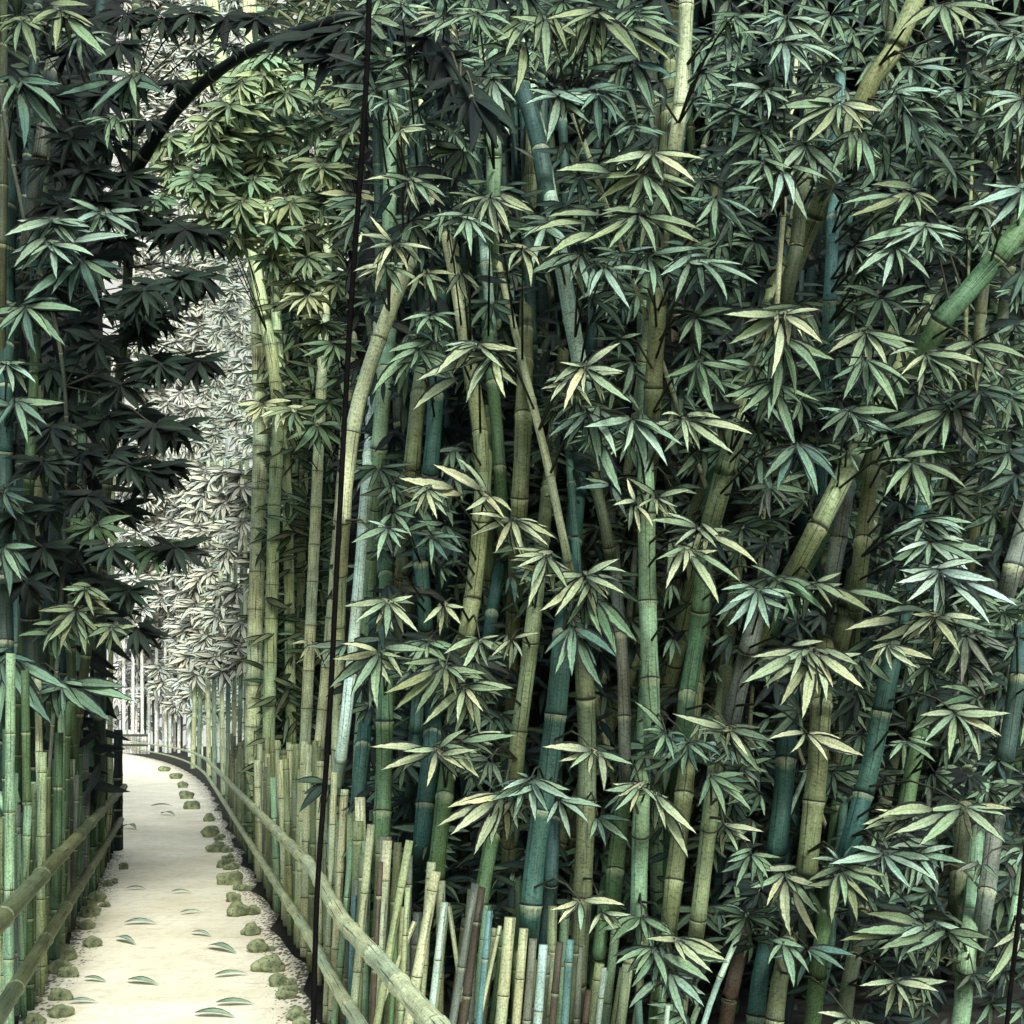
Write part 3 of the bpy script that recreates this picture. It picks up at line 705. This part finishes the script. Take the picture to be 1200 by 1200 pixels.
# left grove leaves, silhouette shade put into near-black colours against the bright path end
DARK = [(60,20),(110,20),(150,15),(190,20),(225,15),(140,50),(185,55),(175,95),(205,75),(240,40),(265,20),(150,130),(170,150),(125,110),(80,60),(130,170),(150,205),(60,190),(100,200),(20,220),(110,235),(150,240),(180,255),(205,262),(235,272),
 (140,280),(175,290),(205,300),(110,300),(150,325),(190,330),(225,322),(160,360),(195,365),(120,350),(80,380),(115,400),(150,410),(180,400),(215,418),(235,420),(60,430),(100,440),(140,450),(170,440),(200,440),(85,480),(125,490),(160,480),(195,545),(165,530),(130,530),(95,530),(50,540),
 (60,590),(100,580),(140,590),(175,600),(205,640),(170,650),(130,640),(90,640),(50,640),(150,690),(180,690),(120,680),(160,735),(20,600),(30,680),(70,670),(140,760),(110,615),(60,500),(20,520),(40,300),(60,330),(70,240),(15,150),(60,110),(300,20),(340,30),(110,150),(85,160)]
DARK = [(x, y) for x, y in DARK if not (x > 168 and 225 < y < 300) and not (x > 150 + 25 * math.sin(y * .055) and y >= 300)] + [(235,322),(212,325),(190,332),(168,338),(195,545),(172,548),(150,545),(205,640),(180,642),(232,422),(210,420),(188,425),(166,430),(150,215),(240,274),(218,268),(196,262),(175,255),(205,500),(180,498),(158,495),(165,380),(185,365)]
DARK = [(x, y) for x, y in DARK if not (x > 160 and 25 < y < 150) and not (x > 130 and y > 120 and y < 200)]
for x, y in DARK:
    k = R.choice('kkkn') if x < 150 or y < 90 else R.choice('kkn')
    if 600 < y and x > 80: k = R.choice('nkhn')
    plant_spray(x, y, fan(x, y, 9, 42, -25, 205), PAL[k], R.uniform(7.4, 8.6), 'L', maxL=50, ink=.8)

# ------------------------------------------------------------------ black arching bamboo overhead
def black_arch():
    pts = [P(120, 270, 8.6), P(150, 215, 8.4), P(190, 150, 8.1), P(230, 104, 7.8), P(300, 56, 7.2), P(400, 22, 6.6), P(460, 12, 5.8), P(500, 30, 4.9), P(540, 92, 4.35), P(582, 172, 4.2)]
    o = thing('arching_bamboo', 'black bamboo stem arching overhead across the top left, hung with black leaves', 'bamboo', P(120, 270, 8.6))
    mb = MB(); culm_mesh(mb, pts, .046, .008, PAL['k'], .5, seg=10); mb.build('culm', CULM, o, origin=P(120, 270, 8.6))
    for x, y, Y, n, L in [(370,40,6.7,12,60),(395,60,6.6,12,58),(410,35,6.5,11,62),(340,45,6.9,8,36),(205,95,7.8,7,26),(175,140,8,7,28),(270,52,7.2,6,24),(425,70,6.3,9,46),
                      (450,20,5.8,9,55),(470,25,5.5,9,58),(500,45,4.9,9,55),(520,70,4.6,5,50),(540,95,4.4,5,52),(555,115,4.3,5,55),(235,66,7.6,6,24)]:
        m2 = MB(); c = P(x, y, Y); q = min(pts, key=lambda p: (p - c).length)
        if x > 480: tips = [(x + L * 1.2 * math.cos(a), y + L * 1.2 * math.sin(a)) for a in [math.radians(R.uniform(30, 95)) for _ in range(n + 3)]]
        else: tips = fan(x, y, n, L, 0, 180)
        add_spray(m2, x, y, tips, PAL['k'], Y, root=q, ink=.85)
        m2.build('leaf_spray', LEAF, o, smooth=False, origin=c)
black_arch()

# ------------------------------------------------------------------ dark seams of the printed panels, built as thin black rods
def seam(px, w, Y, label):
    pts = [P(x, y, Y) for x, y in px]; base = Vector((pts[-1].x, pts[-1].y, 0))
    if pts[-1].z > 0: pts.append(Vector((pts[-1].x - .02, pts[-1].y, -.02)))
    pts.reverse(); mb = MB(); r = w * .5 * Y / F
    culm_mesh(mb, pts, r * 1.2, r, (.003, .003, .003), .6, seg=8, nodes=False)
    tag(mb.build('panel_seam', BLACK, origin=base), label, 'cane')
seam([(433,-40),(431,60),(424,180),(410,380),(396,640),(385,860),(372,1040),(366,1230)], 5.5, 4.9, 'thin black panel seam running from top edge to bottom edge, crossing the right fence')
seam([(1203,985),(1193,1080),(1178,1225)], 5, 4.15, 'short thin black panel seam at the bottom right corner')

# ------------------------------------------------------------------ canes and leaves deep in the grove, depth shade put into dimmed colours
dimlab = 'dim grey-green bamboo deep in the shade behind the front culms'
gcnt = 0
for i in range(64):
    x = 440 + 780 * (i + R.uniform(0, 1)) / 64; y0 = R.uniform(-40, 500); ln = R.uniform(350, 800); sl = R.uniform(-.22, .12) if x > 620 else R.uniform(-.02, .1)
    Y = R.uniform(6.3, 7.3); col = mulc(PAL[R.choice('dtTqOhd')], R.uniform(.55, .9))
    px = [(x - sl * ln * .5, y0), (x, y0 + ln * .5), (x + sl * ln * .4, y0 + ln)]
    t = bamboo(px, R.uniform(6, 17), col, Y, dimlab, back=.5, group='dim bamboos deep in the grove', seg=8)
    BAMBOOS.pop()
    for j in range(8):
        cy = R.uniform(-20, 1130); cx = x + R.uniform(-60, 60)
        Y2 = Y - R.uniform(.2, .8); mb = MB()
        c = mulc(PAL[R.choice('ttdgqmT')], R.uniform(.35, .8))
        q = P(x + R.uniform(-5, 5), cy + 15, Y)
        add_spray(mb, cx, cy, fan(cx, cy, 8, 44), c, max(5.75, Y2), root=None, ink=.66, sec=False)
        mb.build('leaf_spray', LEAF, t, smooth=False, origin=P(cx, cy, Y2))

def leaf_mass(name, n, box, cols, L, ink=.62, flat=False):
    (x0, x1), (y0, y1), (z0, z1) = box; mb = MB()
    for _ in range(n):
        Y = R.uniform(y0, y1)
        if callable(x0): X = R.uniform(x0(Y), x1(Y))
        else: X = R.uniform(x0, x1)
        a = Vector((X, Y, R.uniform(z0, z1))); l = R.uniform(*L); an = R.uniform(-.2, 1.2) * math.pi
        d = Vector((math.cos(an), R.uniform(-.5, .5), -math.sin(an) * .9))
        mb.leaf(a, a + d * l, l * R.uniform(.2, .27), mulc(jit(R.choice(cols)), R.uniform(.5, 1)), ink, .1)
    o = mb.build(name, LEAF, smooth=False); o['kind'] = 'stuff'; return o
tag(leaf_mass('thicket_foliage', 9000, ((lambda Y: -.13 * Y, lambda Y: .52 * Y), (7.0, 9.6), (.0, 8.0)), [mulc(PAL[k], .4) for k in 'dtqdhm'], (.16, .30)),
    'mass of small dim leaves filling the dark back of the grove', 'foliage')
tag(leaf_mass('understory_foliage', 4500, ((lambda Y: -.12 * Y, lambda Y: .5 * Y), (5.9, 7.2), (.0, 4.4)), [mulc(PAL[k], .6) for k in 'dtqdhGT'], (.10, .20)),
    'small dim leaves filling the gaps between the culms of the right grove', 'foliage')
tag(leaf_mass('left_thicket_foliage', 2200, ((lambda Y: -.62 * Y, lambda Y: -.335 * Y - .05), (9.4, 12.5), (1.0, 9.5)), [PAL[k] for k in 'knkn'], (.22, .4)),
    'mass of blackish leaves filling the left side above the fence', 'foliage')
tag(leaf_mass('olive_thicket_foliage', 3200, ((lambda Y: -.208 * Y, lambda Y: -.12 * Y), (12.6, 14.5), (.3, 10.5)), [mulc(PAL[k], 1.3) for k in 'yehgo'], (.22, .36)),
    'mass of shaded olive leaves behind the row of culms under the arch', 'foliage')

# ------------------------------------------------------------------ pale bamboos at the far path end, its bright glow put into their colours
ctr = lambda Y: -.28 * Y - .04 - max(0, Y - 18) ** 2 * .0016
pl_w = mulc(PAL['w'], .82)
def far_bamboo(x, ytop, Y, w, col, label, nspray, group, L=24, ybot=None, scol=None, y0=None):
    pts = [P(x, ytop, Y), P(x + R.uniform(-3, 3), (ytop + 870) / 2, Y), P(x + R.uniform(-3, 3), 860, Y)]
    pts[-1].z = -.05; pts.reverse()
    base = Vector((pts[0].x, Y, 0))
    o = thing('pale_bamboo', label, 'bamboo', base, group); mb = MB()
    culm_mesh(mb, pts, w * .5 * Y / F, w * .4 * Y / F, col, 1.1, seg=8); mb.build('culm', CULM, o, origin=base)
    for i in range(nspray):
        cy = (y0 or ytop) + ((ybot or 800) - (y0 or ytop)) * (i + R.uniform(0, 1)) / nspray; cx = x + R.uniform(-16, 16)
        m2 = MB(); Y2 = Y - R.uniform(.2, .9)
        add_spray(m2, cx, cy, fan(cx, cy, 10, L, -30, 200), scol or col, Y2, root=None, ink=.70, wk=.29)
        m2.build('leaf_spray', LEAF, o, smooth=False, origin=P(cx, cy, Y2))
xs = [147,156,165,174,183,192,201,210,219,228,237,247,257,267,277,287]
for i, x in enumerate(xs):
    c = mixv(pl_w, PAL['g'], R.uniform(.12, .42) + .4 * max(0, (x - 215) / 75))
    far_bamboo(x, R.uniform(-40, 0), (76 + R.uniform(-1, 3)) if x < 216 else min(66, 1.9 / ((x - 600) / 1400 + .28)), 4, c, 'bamboo coloured white for the sunlit glow, with outlined pale leaves at the far end of the path', 46, 'white bamboos at the far end of the path', 19, 745 if x < 195 else 835)
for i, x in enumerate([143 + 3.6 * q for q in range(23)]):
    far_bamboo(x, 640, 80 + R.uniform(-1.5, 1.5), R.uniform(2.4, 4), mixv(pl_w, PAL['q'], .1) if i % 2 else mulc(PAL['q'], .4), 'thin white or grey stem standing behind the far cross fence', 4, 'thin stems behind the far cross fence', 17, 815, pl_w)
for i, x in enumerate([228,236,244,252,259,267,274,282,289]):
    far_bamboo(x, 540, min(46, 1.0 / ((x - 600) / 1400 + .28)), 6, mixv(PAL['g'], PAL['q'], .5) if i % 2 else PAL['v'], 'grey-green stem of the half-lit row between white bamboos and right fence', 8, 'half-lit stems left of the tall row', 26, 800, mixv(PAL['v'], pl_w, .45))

# ------------------------------------------------------------------ fences
def fence_rail(pts, r, col, parent, base, gap=.55):
    mb = MB(); culm_mesh(mb, pts, r, r, col, gap, seg=12); mb.build('rail', CULM, parent, origin=base)
def picket(parent, base, a, b, r, col):
    mb = MB(); a2 = Vector(a); culm_mesh(mb, [Vector(b), Vector(b).lerp(a2, .5), a2], r * 1.05, r * .93, col, .34, seg=8)
    mb.build('picket', CULM, parent, origin=base)
rx = lambda Y: .74 - .28 * Y - (max(0, Y - 28) / 32) ** 2 * 1.9
base = Vector((rx(6), 6, 0))
rf = thing('bamboo_fence', 'right-hand bamboo fence of pale cut pickets with two round rails, curving along the path', 'fence', base)
ys = [2.6, 3.4, 4.4, 5.4, 6.6, 8, 9.5, 12.5, 16, 20, 25, 32, 40, 48, 56, 64, 72]
fence_rail([Vector((rx(y), y, .74 if y > 6 else .65)) for y in ys], .037, PAL['v'], rf, base)
fence_rail([Vector((rx(y) - .01, y, .36 if y > 6 else .32)) for y in ys], .031, PAL['v'], rf, base)
y = 5.3; n = 0
while y < 70 and n < 82:
    X = rx(y) + .07 + R.uniform(0, .08)
    if n % 3 == 0: X += .08
    h = R.uniform(1.05, 1.45) if y > 7 else R.uniform(.95, 1.2)
    picket(rf, base, (X + R.uniform(-.04, .04), y, h), (X, y, 0), R.uniform(.022, .036), mulc(PAL[R.choice('vyovcegq')], R.uniform(.75, 1) if y < 16 else R.uniform(.5, .9)))
    y += R.uniform(.10, .18) * (1 + max(0, y - 9) * .11); n += 1
# near stakes of the right-hand fence, traced (top, bottom, width, colour)
for x0, y0, x1, y1, w, k in [(404,925,388,1210,10,'c'),(392,905,382,1200,8,'v'),(413,985,402,1100,8,'g'),(435,966,412,1210,10,'v'),(454,985,440,1210,12,'c'),(480,985,454,1130,10,'y'),(478,1040,472,1150,7,'y'),
    (511,1021,484,1170,13,'c'),(521,1057,504,1200,9,'s'),(526,1062,548,1210,6,'v'),(557,1035,540,1140,10,'q'),(564,1040,545,1180,11,'b'),(486,1080,462,1140,6,'v'),
    (425,1000,415,1200,8,'O'),(446,1010,436,1200,7,'b'),(468,1030,458,1200,7,'h'),(496,1080,486,1210,8,'t'),(416,1050,409,1210,8,'B')]:
    Y = max(5.0, .74 / ((x1 - 600) / 1400 + .28) + .22) + R.uniform(-.08, .12); a = P(x0, y0, Y); b = P(x1, y1, Y); d = (b - a) / max(.01, a.z - b.z); b = a + d * a.z
    picket(rf, base, a, b, w * .5 * Y / F, mulc(PAL[k], .78))
# free cut stakes to the right of the fence
STAKES = [(574,1067,566,1150,8,'B','light blue-green cut stake right of the brown picket'),(598,1075,586,1210,14,'v','cream and brown thick cut stake at the bottom, first one right of the fork'),
 (586,1085,562,1195,5,'v','thin yellow forked stake leaning left at the bottom'),(614,1088,604,1210,11,'v','pale cream cut stake below the foot of the deep green-teal culm'),(625,1100,616,1210,10,'q','grey-brown cut stake between a cream and a mint one'),
 (637,1107,629,1210,11,'s','mint cut stake at the bottom centre'),(656,1104,646,1210,9,'b','tan brown cut stake right of the mint one'),(668,1101,661,1210,10,'B','sky-blue green cut stake with a twig at its foot'),
 (708,1134,700,1210,7,'s','narrow white-mint cut stake below the hanging green spray'),(734,1130,727,1210,10,'y','yellow-green cut stake below the green spray at lower centre'),(748,1172,750,1215,9,'t','short teal cut stake at the bottom edge'),
 (783,1178,779,1215,6,'s','very short mint cut stake at the bottom edge, rightmost of the stakes'),(690,1160,684,1215,8,'b','low dark brown stake between blue and white-mint stakes')]
for x0, y0, x1, y1, w, k, lab in STAKES:
    Y = 5.0; a = P(x0, y0, Y); b = P(x1, y1, Y); d = (b - a) / max(.01, a.z - b.z); b = a + d * a.z
    mb = MB(); culm_mesh(mb, [b, b.lerp(a, .5), a], w * .52 * Y / F, w * .48 * Y / F, mulc(PAL[k], .78), .34, seg=10)
    tag(mb.build('cut_stake', CULM, origin=Vector((b.x, b.y, 0))), lab, 'stake')

for i in range(42):
    x = 388 + 430 * (i + R.uniform(0, .9)) / 42; Y = max(5.2, .74 / ((x - 600) / 1400 + .28) + .45) + R.uniform(0, .25)
    yt = 1000 + (x - 384) * .30 + R.uniform(-35, 55); a = P(x + R.uniform(2, 16), yt, Y); b = P(x, 1200, Y); d = (b - a) / max(.05, a.z - b.z); b = a + d * a.z
    mb = MB(); r = R.uniform(7, 13) * .5 * Y / F; culm_mesh(mb, [b, b.lerp(a, .5), a], r * 1.04, r * .95, mulc(PAL[R.choice('vyqgeohO')], R.uniform(.55, 1)), .34, seg=8)
    tag(mb.build('cut_stake', CULM, origin=Vector((b.x, b.y, 0))), 'dull green-tan cut stake packed in the row behind the brighter stakes at the bottom', 'stake', 'packed cut stakes behind the front row')
lx = lambda Y: -.74 - .28 * Y
base = Vector((lx(9), 9, 0))
lf = thing('bamboo_fence', 'left-hand dark green bamboo fence with two rails, ending in a black post edge', 'fence', base)
fence_rail([Vector((lx(y) + .06, y, .77)) for y in (4.2, 6, 9, 12, 15.3)], .042, mulc(PAL['e'], .6), lf, base, 1.2)
fence_rail([Vector((lx(y) + .05, y, .40)) for y in (4.2, 6, 9, 12, 14.6)], .036, mulc(PAL['e'], .55), lf, base, 1.1)
y = 5.6; n = 0
while y < 14.6:
    k = R.choice('yGegyghGvq'); X = lx(y) - R.uniform(.03, .12)
    h = R.uniform(1.35, 1.9) if n % 4 == 0 else R.uniform(.95, 1.3)
    picket(lf, base, (X + R.uniform(-.05, .05), y, h), (X, y, 0), R.uniform(.015, .032), mulc(PAL[k], R.uniform(.35, .8) * (1 - .45 * max(0, (y - 11) / 4))))
    y += R.uniform(.08, .112); n += 1
for x0, y0, x1, y1, w, k in [(-5,925,35,1010,8,'g'),(5,880,22,940,6,'g'),(50,935,46,1010,9,'s')]:
    a = P(x0, y0, 6.9); b = P(x1, y1, 6.9); picket(lf, base, a, b, w * .5 * 6.9 / F, PAL[k])
for yy, w in ((14.75, .05), (14.9, .06)):
    picket(lf, base, (lx(yy) + .0, yy, 1.5), (lx(yy), yy, 0), w, PAL['k'])
# tall canes behind the left fence
for i, (x, k, w) in enumerate([(18,'t',11),(41,'y',12),(60,'h',12),(73,'T',9),(83,'w',6),(92,'g',10),(101,'w',5),(110,'G',11),(120,'h',8),(129,'w',6),(52,'h',8)]):
    Y = 9.2 + i * .22
    lab = {'w': 'white cane seen through the gap among dark canes behind the left fence'}.get(k)
    names = ['teal','yellow-green','olive green','deep teal','white','light green','white','leaf green','dull green','white','slim olive']
    bamboo([(x + 1, 770), (x, 860), (x - 1, 960)], w, mulc(PAL[k], .7) if k != 'w' else 'v', Y + (1.5 if k == 'w' else 0), lab or f'{names[i]} upright cane rising behind the left fence below the drooping teal leaves', ext=(1, 1), back=.3, lx_max=-.85, group='white canes behind the left fence' if k == 'w' else None)
# far cross fence
base = Vector((P(150, 0, 73).x, 73, 0))
cf = thing('cross_fence', 'low pale fence crossing the far end of the path', 'fence', base)
for z in (1.15, .55):
    fence_rail([Vector((P(132, 0, 74.5).x, 74.5, z)), Vector((P(150, 0, 74).x, 74, z)), Vector((P(172, 0, 72.8).x, 72.8, z))], .08, mulc(PAL['q'], .5), cf, base, 1.5)
for i in range(20):
    x = 134 + i * 2.1; Yf = 74.8 - i * .08
    X = P(x, 0, Yf).x; picket(cf, base, (X, Yf + .1, R.uniform(1.1, 1.5)), (X, Yf + .1, 0), .05, mulc(PAL['w'], R.uniform(.3, .9)))

# ------------------------------------------------------------------ ground, path, stones, fallen leaves
def sheet(name, verts, faces, m, uv=None):
    me = bpy.data.meshes.new(name); me.from_pydata(verts, [], faces); me.materials.append(m)
    if uv:
        ul = me.uv_layers.new(name='UVMap')
        for l in me.loops: ul.data[l.index].uv = uv[l.vertex_index]
    o = bpy.data.objects.new(name, me); COL.objects.link(o); o['kind'] = 'structure'; return o
sheet('ground', [(-120, -8, 0), (120, -8, 0), (120, 140, 0), (-120, 140, 0)], [(0, 1, 2, 3)], SOIL)
vs, fs, uv = [], [], []
ysl = [-4 + .35 * i for i in range(60)] + [17 + i for i in range(58)]
for i, yy in enumerate(ysl):
    l = (-.28 * yy - .80 if yy < 14 else -.4 * yy + .88) - .05 * math.sin(yy * 2.1); r = rx(yy) + .02 + .05 * math.sin(yy * 2.7) + .03 * math.sin(yy * 6.1)
    for k in range(9):
        vs.append((l + (r - l) * k / 8, yy, .006)); uv.append((k / 8, yy))
    if i:
        for k in range(8):
            p = (i - 1) * 9 + k; fs.append((p, p + 1, p + 10, p + 9))
sheet('path', vs, fs, PATH, uv)
# bank sheets added behind the groves, shade put into their near-black colour
def backdrop(name, x0, x1, Yf, h, m, amp=.5):
    vs, fs = [], []; nx, nz = 50, 24
    for j in range(nz + 1):
        for i in range(nx + 1):
            X = x0 + (x1 - x0) * i / nx; t = j / nz
            vs.append((X, Yf + t * 2.2 + amp * math.sin(X * 1.7 + j * .5) * .5 + R.uniform(-.2, .2), h * t - .1))
    for j in range(nz):
        for i in range(nx):
            p = j * (nx + 1) + i; fs.append((p, p + 1, p + nx + 2, p + nx + 1))
    return sheet(name, vs, fs, m)
backdrop('dark_backdrop', -1.55, 9, 10.2, 11, BACKDROP)
backdrop('left_dark_backdrop', -14, -5.6, 15.2, 14, BACKDROP)
backdrop('row_dark_backdrop', -3.2, 0, 15.4, 8.5, BACKDROP)

def stone(x, y, w, lab, grp):
    Y = F * EYE / max(8, y + w * .35 - HY); c = P(x + R.uniform(-5, 5), 0, Y); r = w * .5 * Y / F * R.uniform(.6, 1.08)
    me = bpy.data.meshes.new('stone'); import bmesh
    bm = bmesh.new(); bmesh.ops.create_icosphere(bm, subdivisions=3, radius=1)
    ph = [R.uniform(0, 6) for _ in range(4)]
    for v in bm.verts:
        k = 1 + .14 * math.sin(v.co.x * 3.4 + ph[0]) + .10 * math.sin(v.co.y * 4 + ph[1]) + .10 * math.sin(v.co.z * 5 + ph[2]) + .05 * math.sin(v.co.x * 9 + ph[3])
        v.co = Vector((v.co.x * r * k, v.co.y * r * k * .9, v.co.z * r * k * .72))
    for f in bm.faces: f.smooth = True
    bm.to_mesh(me); bm.free(); me.materials.append(ROCK)
    o = bpy.data.objects.new('stone', me); COL.objects.link(o); o.location = (c.x, Y, r * .45); tag(o, lab, 'stone', grp)
for x, y, w in [(141,1012,20),(131,1032,20),(110,1050,22),(104,1066,24),(97,1082,22),(107,1099,32),(74,1114,34),(66,1130,30),(48,1146,24),(40,1168,24),(42,1190,32),(30,1205,26)]:
    stone(x, y, w, 'mossy yellow-green stone edging the left side of the path', 'stones along the left path edge')
for x, y, w in [(196,900,12),(204,908,14),(213,918,16),(222,930,18),(230,942,18),(240,955,22),(248,972,26),(256,990,26),(258,1008,26),(266,1028,26),(274,1048,26),(282,1064,28),(293,1086,30),(303,1106,30),(314,1128,32),(322,1146,28),(334,1160,32),(346,1180,34),(356,1200,30)]:
    stone(x, y, w, 'grey-green mossy stone edging the right side of the path under the fence', 'stones along the right path edge')
for i in range(34):
    Y = 6.2 + 16 * R.random() ** 1.6; left = R.random() < .4 and Y < 13
    X = (-.28 * Y - .74 + R.uniform(.02, .14)) if left else (rx(Y) - R.uniform(.04, .2)); q = P(0, 0, 1)
    px, py = HX + F * X / Y, HY + F * EYE / Y
    stone(px, py - 2, R.uniform(.09, .15) * F / Y, 'small grey pebble-like stone among the larger edging stones of the path', 'small stones at the path edges')
for x, y, L, a in [(190,946,24,10),(197,956,24,-25),(152,972,26,-30),(160,1044,24,0),(213,1048,22,10),(165,1085,38,2),(148,1106,34,-25),(112,1152,30,-8),(168,1155,42,-10),(261,1116,42,-22),(236,1098,28,-15),
                   (272,1146,36,12),(276,1180,44,4),(252,1194,50,-4),(98,1178,32,5),(225,1072,22,20)]:
    Y = F * EYE / (y - HY); c = P(x, y, Y); l = L * Y / F; an = math.radians(a)
    d = Vector((math.cos(an), math.sin(an) * 2.2, 0)); d = d / max(.6, abs(d.x)) * l * .5
    mb = MB(); mb.leaf(c - d + Vector((0, 0, .03)), c + d + Vector((0, 0, .014)), l * .30, mixv(PAL['g'], PAL['m'], R.random()), .74, .22, nrm=Vector((0, -.15, 1)))
    tag(mb.build('fallen_leaf', LEAF, smooth=False, origin=Vector((c.x, c.y, 0))), 'pale green fallen leaf lying on the sandy path', 'leaf', 'fallen leaves on the path')

# ------------------------------------------------------------------ unseen overhead canopy added to keep the back of the groves in shade
tag(leaf_mass('added_shade_canopy', 5200, ((lambda Y: 2.6 - .28 * Y, lambda Y: 5.5), (5.6, 12), (6.0, 7.6)), [mulc(PAL[k], .5) for k in 'gth'], (.3, .5)),
    'unseen leaf canopy added above the right grove to shade it', 'foliage')
tag(leaf_mass('left_added_shade_canopy', 3000, ((lambda Y: -7.5, lambda Y: -1.3 - .28 * Y), (4.5, 12), (6.4, 8.2)), [mulc(PAL[k], .5) for k in 'gth'], (.3, .5)),
    'unseen leaf canopy added above the left grove to shade it', 'foliage')

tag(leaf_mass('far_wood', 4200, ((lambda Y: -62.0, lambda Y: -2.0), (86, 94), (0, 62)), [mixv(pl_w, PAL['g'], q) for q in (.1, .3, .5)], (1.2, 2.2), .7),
    'pale leafy wood closing the view beyond the far cross fence', 'wood')
# far bright sky seen behind the white bamboos
m, nt, b = mat('pale_sky'); nt.nodes.remove(b)
em = N(nt, 'ShaderNodeEmission'); em.inputs[0].default_value = (.95, .95, .88, 1); em.inputs[1].default_value = .40
nt.links.new(em.outputs[0], nt.nodes['Material Output'].inputs[0])
vs, fs = [], []
for i in range(25):
    a = math.radians(-62 + i * 124 / 24)
    for z in (-3, 60, 140): vs.append((110 * math.sin(a), 110 * math.cos(a), z))
    if i:
        for k in range(2): p = (i - 1) * 3 + k; fs.append((p, p + 1, p + 4, p + 3))
sheet('sky', vs, fs, m)

# ------------------------------------------------------------------ light, camera
d = Vector((-.27, .96, 0)).normalized(); EL = math.radians(36)
dirv = Vector((d.x * math.cos(EL), d.y * math.cos(EL), -math.sin(EL)))
sd = bpy.data.lights.new('sun', 'SUN'); sd.energy = 2.2; sd.angle = math.radians(16); sd.color = (1, 1, .97)
so = bpy.data.objects.new('sun', sd); COL.objects.link(so); so.rotation_euler = dirv.to_track_quat('-Z', 'Y').to_euler(); so.location = (0, -5, 12)
w = bpy.data.worlds.new('World'); SC.world = w; w.use_nodes = True
sky = w.node_tree.nodes.new('ShaderNodeTexSky'); sky.sky_type = 'NISHITA'; sky.sun_disc = False
sky.dust_density = 2.5; sky.air_density = 1; sky.sun_elevation = EL; sky.sun_rotation = math.atan2(-d.x, -d.y)
bg = w.node_tree.nodes['Background']; bg.inputs[1].default_value = .125
w.node_tree.links.new(sky.outputs[0], bg.inputs[0])
cd = bpy.data.cameras.new('camera'); cd.sensor_width = 36; cd.lens = 36 * F / 1200; cd.shift_y = (HY - 600) / 1200; cd.clip_end = 400
co = bpy.data.objects.new('camera', cd); COL.objects.link(co); co.location = (0, 0, EYE); co.rotation_euler = (math.pi / 2, 0, 0)
SC.camera = co
SC.view_settings.view_transform = 'Standard'; SC.view_settings.look = 'None'; SC.view_settings.gamma = 1
SC.view_settings.exposure = 1.15
